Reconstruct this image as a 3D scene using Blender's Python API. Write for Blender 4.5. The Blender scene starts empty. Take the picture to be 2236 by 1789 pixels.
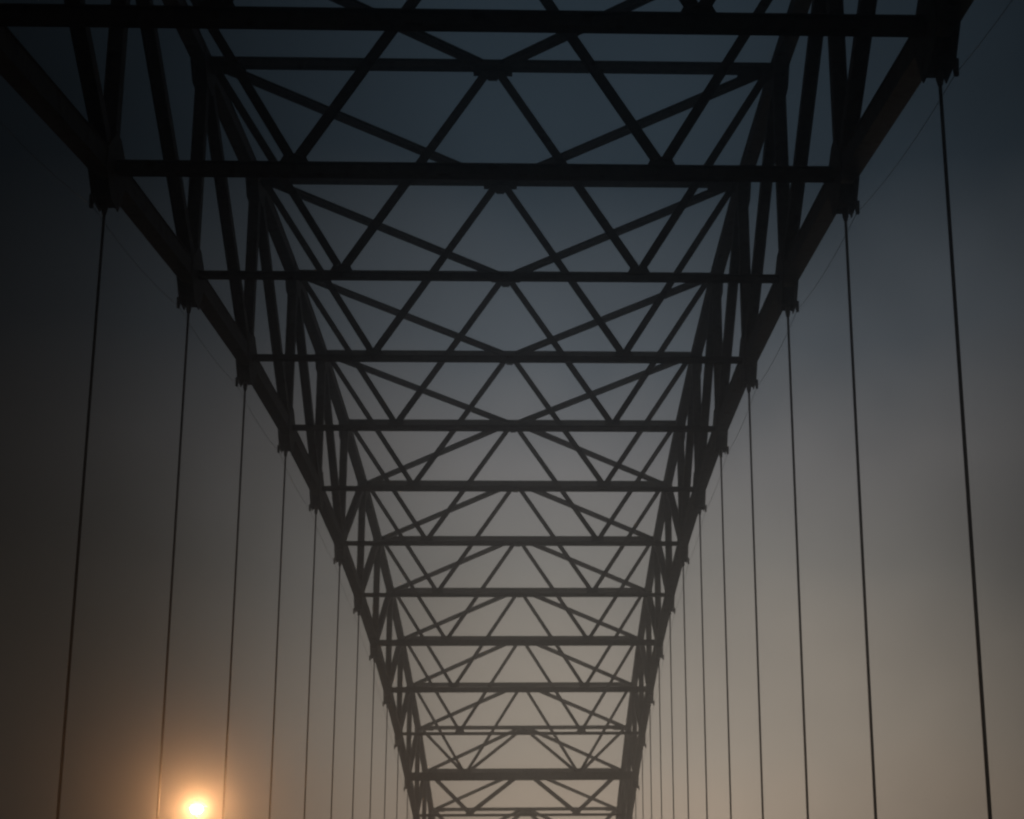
import bpy, bmesh, math, random
from mathutils import Vector, Matrix
random.seed(7)
S = bpy.context.scene
C = S.collection

# ------------------------------------------------------------------ camera
DECK = -1.7                      # road surface; heights are measured from the camera
F_PX, W_PX = 3965.5, 2236.0      # focal length in pixels of the photograph
PITCH, YAW, ROLL = 0.2891, 0.0422, -0.0104
cam_d = bpy.data.cameras.new('camera')
cam = bpy.data.objects.new('camera', cam_d); C.objects.link(cam)
cp, sp, cy, sy = math.cos(PITCH), math.sin(PITCH), math.cos(YAW), math.sin(YAW)
fwd = Vector((sy*cp, cy*cp, sp)); right = Vector((cy, -sy, 0)); up = right.cross(fwd)
rr = math.cos(ROLL)*right + math.sin(ROLL)*up
uu = -math.sin(ROLL)*right + math.cos(ROLL)*up
M = Matrix((rr, uu, -fwd)).transposed().to_4x4(); M.translation = (2.452, 0, 0)
cam.matrix_world = M
cam_d.sensor_fit = 'HORIZONTAL'; cam_d.sensor_width = 36.0
cam_d.lens = F_PX/W_PX*36.0
cam_d.shift_x = -226.65/W_PX; cam_d.shift_y = 211.68/W_PX
cam_d.clip_start = 0.1; cam_d.clip_end = 20000
S.camera = cam

# ------------------------------------------------------------------ night sky over a lit town
world = bpy.data.worlds.new('World'); S.world = world; world.use_nodes = True
nt = world.node_tree; nt.nodes.clear(); L = nt.links
def N(t, tree=None, **kw):
    n = (tree or nt).nodes.new(t)
    for k, v in kw.items(): setattr(n, k, v)
    return n
def math_n(op, a, b=None, clamp=False):
    n = N('ShaderNodeMath', operation=op); n.use_clamp = clamp
    for i, v in enumerate((a, b)):
        if v is None: continue
        if isinstance(v, (int, float)): n.inputs[i].default_value = v
        else: L.new(v, n.inputs[i])
    return n.outputs[0]
tc = N('ShaderNodeTexCoord'); sep = N('ShaderNodeSeparateXYZ'); L.new(tc.outputs['Generated'], sep.inputs[0])
elev = math_n('MULTIPLY', math_n('ARCSINE', sep.outputs[2]), 180/math.pi)
az = math_n('MULTIPLY', math_n('ARCTAN2', sep.outputs[0], sep.outputs[1]), 180/math.pi)
nz = N('ShaderNodeTexNoise'); nz.inputs['Scale'].default_value = 4.5; nz.inputs['Detail'].default_value = 3.0
L.new(tc.outputs['Generated'], nz.inputs['Vector'])
wob = math_n('MULTIPLY', math_n('SUBTRACT', nz.outputs['Fac'], 0.5), 7.0)
e2 = math_n('ADD', elev, wob)
ramp = N('ShaderNodeValToRGB'); L.new(math_n('DIVIDE', e2, 60.0, True), ramp.inputs[0])
SKY = [(0.0, (.62, .46, .33)), (6.5, (.56, .44, .33)), (9, (.43, .370, .300)), (14.5, (.232, .222, .205)),
       (18, (.190, .186, .186)), (21.5, (.088, .102, .117)), (27, (.025, .037, .049)), (33, (.018, .028, .038)), (60, (.012, .017, .024))]
el = ramp.color_ramp.elements
for i, (e, c) in enumerate(SKY):
    x = el[i] if i < 2 else el.new(e/60)
    x.position = e/60; x.color = c + (1,)
def gauss(v, mu, sig):
    d = math_n('DIVIDE', math_n('SUBTRACT', v, mu), sig)
    return math_n('EXPONENT', math_n('MULTIPLY', math_n('MULTIPLY', d, d), -1.0))
wide = math_n('SUBTRACT', 1.0, math_n('MULTIPLY', math_n('SUBTRACT', elev, 8.0), 0.014))      # the town's glow spreads with height
wide = math_n('MINIMUM', math_n('MAXIMUM', wide, 0.5), 1.0)
da = math_n('ADD', math_n('MULTIPLY', math_n('SUBTRACT', az, 1.5), wide), wob)
da = math_n('ADD', math_n('DIVIDE', math_n('MAXIMUM', da, 0.0), 12.6), math_n('DIVIDE', math_n('MINIMUM', da, 0.0), 8.7))
lobe = math_n('ADD', math_n('MULTIPLY', gauss(da, 0.0, 1.0), 0.97), 0.03)
nz2 = N('ShaderNodeTexNoise'); nz2.inputs['Scale'].default_value = 11.0; nz2.inputs['Detail'].default_value = 5.0
L.new(tc.outputs['Generated'], nz2.inputs['Vector'])
lobe = math_n('MULTIPLY', lobe, math_n('ADD', math_n('MULTIPLY', nz2.outputs['Fac'], 0.30), 0.85))
glow = N('ShaderNodeVectorMath', operation='SCALE'); L.new(ramp.outputs[0], glow.inputs[0]); L.new(lobe, glow.inputs['Scale'])
skyt = N('ShaderNodeTexSky', sky_type='NISHITA'); skyt.sun_disc = False
skyt.sun_elevation = math.radians(-6.0); skyt.sun_rotation = math.radians(150)
bg1 = N('ShaderNodeBackground'); L.new(glow.outputs[0], bg1.inputs[0]); bg1.inputs[1].default_value = 1.0
bg2 = N('ShaderNodeBackground'); L.new(skyt.outputs[0], bg2.inputs[0]); bg2.inputs[1].default_value = 0.02
addw = N('ShaderNodeAddShader'); L.new(bg1.outputs[0], addw.inputs[0]); L.new(bg2.outputs[0], addw.inputs[1])
wo = N('ShaderNodeOutputWorld'); L.new(addw.outputs[0], wo.inputs[0])

S.view_settings.view_transform = 'Standard'; S.view_settings.look = 'None'
S.view_settings.exposure = 0.0; S.view_settings.gamma = 1.0
S.view_settings.use_curve_mapping = False
S.render.engine = 'CYCLES'
S.cycles.use_denoising = True
S.cycles.max_bounces = 6; S.cycles.diffuse_bounces = 2; S.cycles.volume_bounces = 1
S.cycles.filter_width = 2.3

HAZE_DENSITY = 0.0024
LAMP_POWER = 12.0
LAMP_WATTS = 1900.0

# ------------------------------------------------------------------ materials
def mat(name, col, rough=0.6, metal=0.0, var=0.25, scale=3.0, bump=0.0, rust=None):
    m = bpy.data.materials.new(name); m.use_nodes = True; t = m.node_tree
    b = t.nodes['Principled BSDF']
    b.inputs['Roughness'].default_value = rough; b.inputs['Metallic'].default_value = metal
    tcn = t.nodes.new('ShaderNodeTexCoord'); n = t.nodes.new('ShaderNodeTexNoise')
    n.inputs['Scale'].default_value = scale; n.inputs['Detail'].default_value = 6
    t.links.new(tcn.outputs['Object'], n.inputs['Vector'])
    r = t.nodes.new('ShaderNodeValToRGB'); t.links.new(n.outputs['Fac'], r.inputs[0])
    r.color_ramp.elements[0].position = .3; r.color_ramp.elements[1].position = .7
    r.color_ramp.elements[0].color = tuple(x*(1-var) for x in col) + (1,)
    r.color_ramp.elements[1].color = tuple(x*(1+var) for x in col) + (1,)
    out = r.outputs[0]
    if rust:
        n2 = t.nodes.new('ShaderNodeTexNoise'); n2.inputs['Scale'].default_value = 1.3; n2.inputs['Detail'].default_value = 9
        t.links.new(tcn.outputs['Object'], n2.inputs['Vector'])
        r2 = t.nodes.new('ShaderNodeValToRGB'); t.links.new(n2.outputs['Fac'], r2.inputs[0])
        r2.color_ramp.elements[0].position = .58; r2.color_ramp.elements[1].position = .72
        mx = t.nodes.new('ShaderNodeMixRGB'); t.links.new(r2.outputs[0], mx.inputs[0])
        t.links.new(out, mx.inputs[1]); mx.inputs[2].default_value = rust + (1,); out = mx.outputs[0]
    t.links.new(out, b.inputs['Base Color'])
    if bump:
        bp = t.nodes.new('ShaderNodeBump'); bp.inputs['Strength'].default_value = bump
        t.links.new(n.outputs['Fac'], bp.inputs['Height']); t.links.new(bp.outputs[0], b.inputs['Normal'])
    return m
STEEL = mat('painted_steel', (.165, .142, .144), .6, 0, .2, 2.5, .05, (.09, .05, .035))
PLATE = mat('gusset_steel', (.15, .13, .132), .62, 0, .25, 4, .05, (.085, .05, .035))
ROPE = mat('wire_rope', (.26, .25, .245), .5, .3, .2, 20, .2)
ASPH = mat('asphalt', (.05, .05, .05), .9, 0, .3, 30, .3)
PAINT = mat('road_paint', (.7, .68, .62), .7, 0, .12, 12)
CONC = mat('concrete', (.30, .29, .27), .85, 0, .2, 4, .2)
DARK = mat('lamp_post_paint', (.03, .03, .032), .45, 0, .15, 8)
RIVER = mat('river_water', (.012, .016, .018), .12, 0, .2, .05, .4)
LENS = bpy.data.materials.new('lamp_lens'); LENS.use_nodes = True; LENS.cycles.emission_sampling = 'NONE'
_t = LENS.node_tree; _t.nodes.clear(); _e = _t.nodes.new('ShaderNodeEmission'); _o = _t.nodes.new('ShaderNodeOutputMaterial')
_e.inputs[0].default_value = (1.0, .62, .33, 1); _e.inputs[1].default_value = LAMP_POWER
_g = _t.nodes.new('ShaderNodeBsdfTransparent'); _a = _t.nodes.new('ShaderNodeAddShader')      # clear globe round a bright bulb
_t.links.new(_e.outputs[0], _a.inputs[0]); _t.links.new(_g.outputs[0], _a.inputs[1]); _t.links.new(_a.outputs[0], _o.inputs[0])

# ------------------------------------------------------------------ object helpers
WM = {}
def link(name, data, mtx, parent=None):
    o = bpy.data.objects.new(name, data); C.objects.link(o)
    WM[o.name] = mtx
    if parent is None: o.matrix_basis = mtx
    else: o.parent = parent; o.matrix_basis = WM[parent.name].inverted() @ mtx
    return o
def tag(o, label=None, cat=None, group=None, kind=None):
    for k, v in (('label', label), ('category', cat), ('group', group), ('kind', kind)):
        if v: o[k] = v
    return o
def mesh(name, v, f, m, smooth=False):
    me = bpy.data.meshes.new(name); me.from_pydata(v, [], f); me.materials.append(m)
    if smooth:
        for p in me.polygons: p.use_smooth = True
    return me
def T3(p): return Matrix.Translation(Vector(p))
def section(kind, w, d, t=.035):
    a, b = w/2, d/2
    if kind == 'box': return [(-a, -b), (a, -b), (a, b), (-a, b)]
    if kind == 'I':                      # flanges top and bottom, web upright
        s = t*.6
        return [(-a, -b), (a, -b), (a, -b+t), (s, -b+t), (s, b-t), (a, b-t), (a, b), (-a, b), (-a, b-t), (-s, b-t), (-s, -b+t), (-a, -b+t)]
    if kind == 'chord':                  # box with cover plates lipping past the webs
        l = .05
        return [(-a-l, -b), (a+l, -b), (a+l, -b+t), (a, -b+t), (a, b-t), (a+l, b-t), (a+l, b), (-a-l, b), (-a-l, b-t), (-a, b-t), (-a, -b+t), (-a-l, -b+t)]
def frame(x, hint):
    x = x.normalized(); z = (hint - x*hint.dot(x)).normalized(); y = z.cross(x)
    return x, y, z
SHARED = {}
def beam(name, a, b, kind, w, d, parent, hint=Vector((0, 0, 1)), m=None, t=.035):
    a, b = Vector(a), Vector(b); Ln = (b-a).length
    key = (kind, w, d, round(Ln, 3), t)
    if key not in SHARED:
        s = section(kind, w, d, t); n = len(s)
        v = [(0, y, z) for y, z in s] + [(Ln, y, z) for y, z in s]
        f = [(i, i+n, (i+1) % n+n, (i+1) % n) for i in range(n)] + [tuple(range(n)), tuple(range(2*n-1, n-1, -1))]
        SHARED[key] = mesh(name, v, f, m or STEEL)
    x, y, z = frame(b-a, hint)
    mt = Matrix((x, y, z)).transposed().to_4x4(); mt.translation = a
    return link(name, SHARED[key], mt, parent)
def sweep(name, pts, kind, w, d, parent, t=.04):
    """continuous chord, mitred at every panel point; pts lie in a plane of constant x"""
    s = section(kind, w, d, t); n = len(s); o = pts[0]; v = []; f = []
    for i, p in enumerate(pts):
        d0 = (p-pts[i-1]).normalized() if i else None
        d1 = (pts[i+1]-p).normalized() if i < len(pts)-1 else None
        tg = ((d0 or d1)+(d1 or d0)).normalized()
        up_ = Vector((1, 0, 0)).cross(tg)
        k = 1/max(.8, tg.dot(d0 or d1))
        for a, b in s: v.append(tuple(p-o+Vector((a, 0, 0))+up_*b*k))
    for i in range(len(pts)-1):
        for j in range(n): f.append((i*n+j, i*n+(j+1) % n, (i+1)*n+(j+1) % n, (i+1)*n+j))
    f += [tuple(range(n-1, -1, -1)), tuple(range((len(pts)-1)*n, len(pts)*n))]
    return link(name, mesh(name, v, f, STEEL), T3(o), parent)
def plate(name, poly, axis, th, at, parent, m=None):
    """flat plate of thickness th; poly are 2D points in the plane normal to axis 'x' (y,z), 'y' (x,z) or 'z' (x,y)"""
    n = len(poly); v = []
    for s in (-th/2, th/2):
        for a, b in poly:
            v.append({'x': (s, a, b), 'y': (a, s, b), 'z': (a, b, s)}[axis])
    f = [(i, (i+1) % n, (i+1) % n+n, i+n) for i in range(n)] + [tuple(range(n-1, -1, -1)), tuple(range(n, 2*n))]
    key = (name, tuple((round(a, 2), round(b, 2)) for a, b in poly), axis, th)
    if key not in SHARED: SHARED[key] = mesh(name, v, f, m or PLATE)
    return link(name, SHARED[key], T3(at), parent)
def tube(name, pts, r, m, parent, sides=8):
    pts = [Vector(p) for p in pts]; r = r if isinstance(r, (list, tuple)) else [r]*len(pts)
    o = pts[0]; v = []; f = []
    for i, p in enumerate(pts):
        tg = (pts[min(i+1, len(pts)-1)]-pts[max(i-1, 0)]).normalized()
        h = Vector((1, 0, 0)) if abs(tg.x) < .8 else Vector((0, 1, 0))
        a = tg.cross(h).normalized(); b = tg.cross(a)
        for k in range(sides):
            q = 2*math.pi*k/sides
            v.append(tuple(p-o+(a*math.cos(q)+b*math.sin(q))*r[i]))
    for i in range(len(pts)-1):
        for k in range(sides): f.append((i*sides+k, i*sides+(k+1) % sides, (i+1)*sides+(k+1) % sides, (i+1)*sides+k))
    f += [tuple(range(sides-1, -1, -1)), tuple(range((len(pts)-1)*sides, len(pts)*sides))]
    return link(name, mesh(name, v, f, m, True), T3(o), parent)

# ------------------------------------------------------------------ arch geometry
HW, Y0, PAN, MID = 14.0, 46.745, 16.1622, 6
ZB = {0: 28.66, 1: 32.06, 2: 34.81, 3: 36.95, 4: 38.42, 5: 39.30, 6: 39.60, 7: 39.23, 8: 38.34, 9: 36.74, 10: 34.71, 11: 32.10, 12: 29.31}
ZT = {2: 45.99, 3: 47.93, 4: 49.14, 5: 49.84, 6: 50.03, 7: 49.77, 8: 49.00, 9: 47.69, 10: 45.92, 11: 43.57, 12: 40.89, 13: 37.56, 14: 34.12}
def ys(s): return Y0+PAN*s
def zb(s): return ZB.get(s, 39.60-.2860*(s-MID)**2)
def zt(s):
    if s in ZT: return ZT[s]
    if s < 2: return ZT.get(12-s, 49.885-.2465*(s-MID)**2)
    return 49.885-.2465*(s-MID)**2
B_S = list(range(-6, 19)); T_S = list(range(-4, 17))

bridge = link('arch_bridge', None, T3((0, ys(MID), DECK)))
tag(bridge, 'dark steel through arch bridge with crossed bracing and rows of hanger cables above the road', 'bridge')

# chords with their gusset plates
CW, CD, UW, UD = .62, .88, .62, .72
for sd in (-1, 1):
    lc = sweep('lower_chord', [Vector((sd*HW, ys(s), zb(s))) for s in B_S], 'chord', CW, CD, bridge)
    uc = sweep('upper_chord', [Vector((sd*HW, ys(s), zt(s))) for s in T_S], 'chord', UW, UD, bridge)
    for s in B_S[1:-1]:
        sl = (zb(s+1)-zb(s-1))/(2*PAN)
        pl = [(-.62, -1.52), (.62, -1.52), (1.45, sl*1.45-.46), (1.45, sl*1.45+.47), (.36, 1.35), (-.36, 1.35), (-1.45, -sl*1.45+.47), (-1.45, -sl*1.45-.46)]
        for e in (-1, 1):
            plate('gusset_plate', pl, 'x', .045, (sd*HW+e*(CW/2+.0265), ys(s), zb(s)), lc)
        if ys(s) > 0:
            # hanger anchorage boxed in between the plates
            plate('hanger_anchor', [(-CW/2+.01, -.42), (CW/2-.01, -.42), (CW/2-.01, .42), (-CW/2+.01, .42)], 'y', .9, (sd*HW, ys(s), zb(s)-1.03), lc)
            plate('bracket', [(-.16, .16), (.16, .16), (.06, -.32), (-.06, -.32)], 'x', .13, (sd*(HW+CW/2+.10), ys(s)-.35, zb(s)-1.50), lc)
    for s in T_S:
        s0, s1 = max(s-1, T_S[0]), min(s+1, T_S[-1]); sl = (zt(s1)-zt(s0))/((s1-s0)*PAN)
        pl = [(-.70, -1.45), (.70, -1.45), (1.45, sl*1.45-.45), (1.55, sl*1.55+.36), (-1.55, -sl*1.55+.36), (-1.45, -sl*1.45-.45)]
        for e in (-1, 1):
            plate('gusset_plate', pl, 'x', .04, (sd*HW+e*(UW/2+.0235), ys(s), zt(s)), uc)

# posts and diagonals of the two trusses
XH = Vector((1, 0, 0))
for s in T_S:
    for sd in (-1, 1):
        a, b = Vector((sd*HW, ys(s), zb(s)+.52)), Vector((sd*HW, ys(s), zt(s)-.38))
        beam('post', a, b, 'I', .66, .58, bridge, XH)
        n = s+1 if s < MID else s-1
        if s != MID and n in B_S:
            p, q = Vector((sd*HW, ys(s), zt(s))), Vector((sd*HW, ys(n), zb(n))); dr = (q-p).normalized()
            beam('truss_diagonal', p+dr*.65, q-dr*.85, 'I', .62, .56, bridge, XH)
for e, n in ((T_S[0], B_S[0]), (T_S[-1], B_S[-1])):
    for sd in (-1, 1):
        beam('end_post', (sd*HW, ys(e), zt(e)), (sd*HW, ys(n), zb(n)), 'box', .7, .7, bridge, XH)

# lower struts with the plates that take the sway bracing
LOWER = {}
for s in B_S[2:-2]:
    w_, d_ = (.42, .50) if s < 2 else (.40, 1.0) if s == 11 else (.36, .56) if s in (8, 9) else (.34, .32)
    st = beam('lower_strut', (-HW+.36, ys(s), zb(s)), (HW-.36, ys(s), zb(s)), 'I', w_, d_, bridge)
    if s in T_S:
        for q in (-.5, .5):
            g = [(-.60, 0), (.60, 0), (.36, .46), (-.36, .46)]
            plate('gusset_plate', g, 'y', .05, (q*HW, ys(s), zb(s)+d_/2-.02), st)
# upper struts with the plate at mid-span
for s in T_S:
    st = beam('upper_strut', (-HW+.36, ys(s), zt(s)), (HW-.36, ys(s), zt(s)), 'I', .44, .46, bridge)
    plate('gusset_plate', [(-.95, -.5), (.95, -.5), (.95, .5), (-.95, .5)], 'z', .05, (0, ys(s), zt(s)-.262), st)
    plate('gusset_plate', [(-.42, .28), (.42, .28), (.22, -.30), (-.22, -.30)], 'y', .05, (0, ys(s)-.0, zt(s)-.52), st)
    for sd in (-1, 1):
        plate('gusset_plate', [(-.9, -.6), (.9, -.6), (.9, .6), (-.9, .6)], 'z', .045, (sd*(HW-1.1), ys(s), zt(s)-.262), st)
# K bracing in the plane of the upper chords, turned towards mid-span
for s in T_S[:-1]:
    e, n = (s, s+1) if s < MID else (s+1, s)         # corners at e, apex at the middle of strut n
    for sd in (-1, 1):
        a, b = Vector((sd*(HW-.45), ys(e), zt(e)-.02)), Vector((sd*.35, ys(n), zt(n)-.02))
        dr = (b-a).normalized()
        beam('lateral_brace', a+dr*.45, b-dr*.4, 'I', .40, .36, bridge)
# W-shaped sway bracing between upper and lower struts
for s in T_S:
    n = s if s < 12 else s-1                         # the portal frames lean with the diagonals
    for sd in (-1, 1):
        lo = Vector((sd*.5*HW, ys(n), zb(n)+.25))
        for x in (sd*(HW-.55), sd*.22):
            hi = Vector((x, ys(s), zt(s)-.25)); dr = (lo-hi).normalized()
            beam('sway_brace', hi+dr*.25, lo-dr*.28, 'I', .34 if s < 13 else .52, .34, bridge, Vector((0, 1, 0)))

# hangers
for s in B_S:
    for sd in (-1, 1):
        if zb(s) < 3 or ys(s) < 0: continue
        x, y = sd*HW, ys(s)
        h = tube('hanger', [(x, y, zb(s)-1.40), (x, y, DECK-.3)], .056, ROPE, bridge, 8)
        tube('socket', [(x, y, zb(s)-1.42), (x, y, zb(s)-1.75), (x, y, zb(s)-1.95)], [.12, .12, .075], ROPE, h, 8)
# thin hand lines slung along the outside of the lower chords
for sd in (-1, 1):
    for s in range(-2, 14):
        a, b = Vector((sd*(HW+.45), ys(s), zb(s)-1.60)), Vector((sd*(HW+.45), ys(s+1), zb(s+1)-1.60))
        tube('hand_line', [a.lerp(b, k/6)-Vector((0, 0, .30*4*(k/6)*(1-k/6))) for k in range(7)], .011, ROPE, bridge, 4)
# stiffening ties carrying the deck
for sd in (-1, 1):
    beam('tie_girder', (sd*HW, ys(B_S[0]), DECK-1.2), (sd*HW, ys(B_S[-1]), DECK-1.2), 'box', .9, 2.2, bridge)
for s in B_S:
    beam('floor_beam', (-HW+.46, ys(s), DECK-1.5), (HW-.46, ys(s), DECK-1.5), 'I', .5, 1.6, bridge)

# ------------------------------------------------------------------ road and river
def slab(name, x0, x1, y0, y1, z0, z1, m, parent=None):
    v = [(x, y, z) for z in (z0, z1) for x, y in ((x0, y0), (x1, y0), (x1, y1), (x0, y1))]
    f = [(3, 2, 1, 0), (4, 5, 6, 7), (0, 1, 5, 4), (1, 2, 6, 5), (2, 3, 7, 6), (3, 0, 4, 7)]
    return link(name, mesh(name, v, f, m), Matrix.Identity(4), parent)
road = tag(slab('road', -13.3, 13.3, -120, 420, DECK-.6, DECK, ASPH), kind='structure')
for x in (-12.4, -.15, .15, 12.4):
    slab('edge_line', x-.06, x+.06, -120, 420, DECK+.001, DECK+.005, PAINT, road)
for x in (-8.3, -4.2, 4.2, 8.3):
    for k in range(0, 22):
        slab('lane_dash', x-.06, x+.06, -30+k*12, -27+k*12, DECK+.001, DECK+.005, PAINT, road)
for sd, nm in ((-1, 'concrete parapet along the left edge of the bridge road'), (1, 'concrete parapet along the right edge of the bridge road')):
    x0, x1 = sorted((sd*12.9, sd*13.25))
    tag(slab('parapet', x0, x1, -120, 420, DECK+.002, DECK+.85, CONC), nm, 'parapet')
v = [(-4000, -1500, 0), (4000, -1500, 0), (4000, 6000, 0), (-4000, 6000, 0)]
tag(link('river', mesh('river', v, [(0, 1, 2, 3)], RIVER), T3((0, 0, -26))), kind='structure')

# ------------------------------------------------------------------ street lamps
def lathe(name, prof, m, parent, mtx, sides=24):
    v = []; f = []
    for r_, z in prof:
        for k in range(sides):
            q = 2*math.pi*k/sides; v.append((r_*math.cos(q), r_*math.sin(q), z))
    for i in range(len(prof)-1):
        for k in range(sides): f.append((i*sides+k, i*sides+(k+1) % sides, (i+1)*sides+(k+1) % sides, (i+1)*sides+k))
    f += [tuple(range(sides-1, -1, -1)), tuple(range((len(prof)-1)*sides, len(prof)*sides))]
    return link(name, mesh(name, v, f, m, True), mtx, parent)
def lamp(x, y, z, label):
    """post-top globe lamp: z is the centre of the globe"""
    base = link('street_lamp', None, T3((x, y, DECK)))
    tag(base, label, 'street lamp')
    lathe('pole', [(.13, 0), (.12, 1.1), (.085, 1.2), (.055, z-DECK-.42)], DARK, base, T3((x, y, DECK)), 12)
    lathe('base_flange', [(.24, .002), (.24, .05), (.17, .10), (.15, .22)], DARK, base, T3((x, y, DECK)), 12)
    lathe('collar', [(.06, -.42), (.09, -.40), (.10, -.27), (.14, -.222)], DARK, base, T3((x, y, z)))
    g = [(.26*math.cos(a), .26*math.sin(a)) for a in [math.radians(-58+10*k) for k in range(12)]]
    lathe('lens', g, LENS, base, T3((x, y, z)))
    ld = bpy.data.lights.new('lamp_light', 'POINT'); ld.energy = LAMP_WATTS; ld.color = (1.0, .47, .19); ld.shadow_soft_size = .12
    link('lamp_light', ld, T3((x, y, z)), base)
    lathe('light_shade', [(.13, .225), (.30, .13), (.46, .04), (.465, .06), (.28, .22), (.12, .30), (.03, .32), (.03, .38), (.01, .42)], DARK, base, T3((x, y, z)))  # wide shade, shape invented to keep lamp light off the arch above
    return base
lamp(-13.05, 82.8, 10.45, 'lit street lamp glowing orange through the haze beside the left row of hangers')

# ------------------------------------------------------------------ haze added to spread the lamp glow and pale the far steel
v = [(x, y, z) for z in (-27.0, 53.0) for x, y in ((-4100, -1600), (4100, -1600), (4100, 6100), (-4100, 6100))]
f = [(3, 2, 1, 0), (4, 5, 6, 7), (0, 1, 5, 4), (1, 2, 6, 5), (2, 3, 7, 6), (3, 0, 4, 7)]
HM = bpy.data.materials.new('haze'); HM.use_nodes = True; _t = HM.node_tree; _t.nodes.clear()
_v = _t.nodes.new('ShaderNodeVolumePrincipled'); _o = _t.nodes.new('ShaderNodeOutputMaterial')
_v.inputs['Color'].default_value = (.93, .93, .94, 1); _v.inputs['Density'].default_value = HAZE_DENSITY
_v.inputs['Anisotropy'].default_value = .966
_t.links.new(_v.outputs[0], _o.inputs['Volume'])
HM.cycles.homogeneous_volume = True; HM.cycles.volume_sampling = 'EQUIANGULAR'
hz = link('haze', mesh('haze', v, f, HM), Matrix.Identity(4)); tag(hz, 'added haze that spreads the lamp glow and pales the far steel', 'haze', kind='stuff')
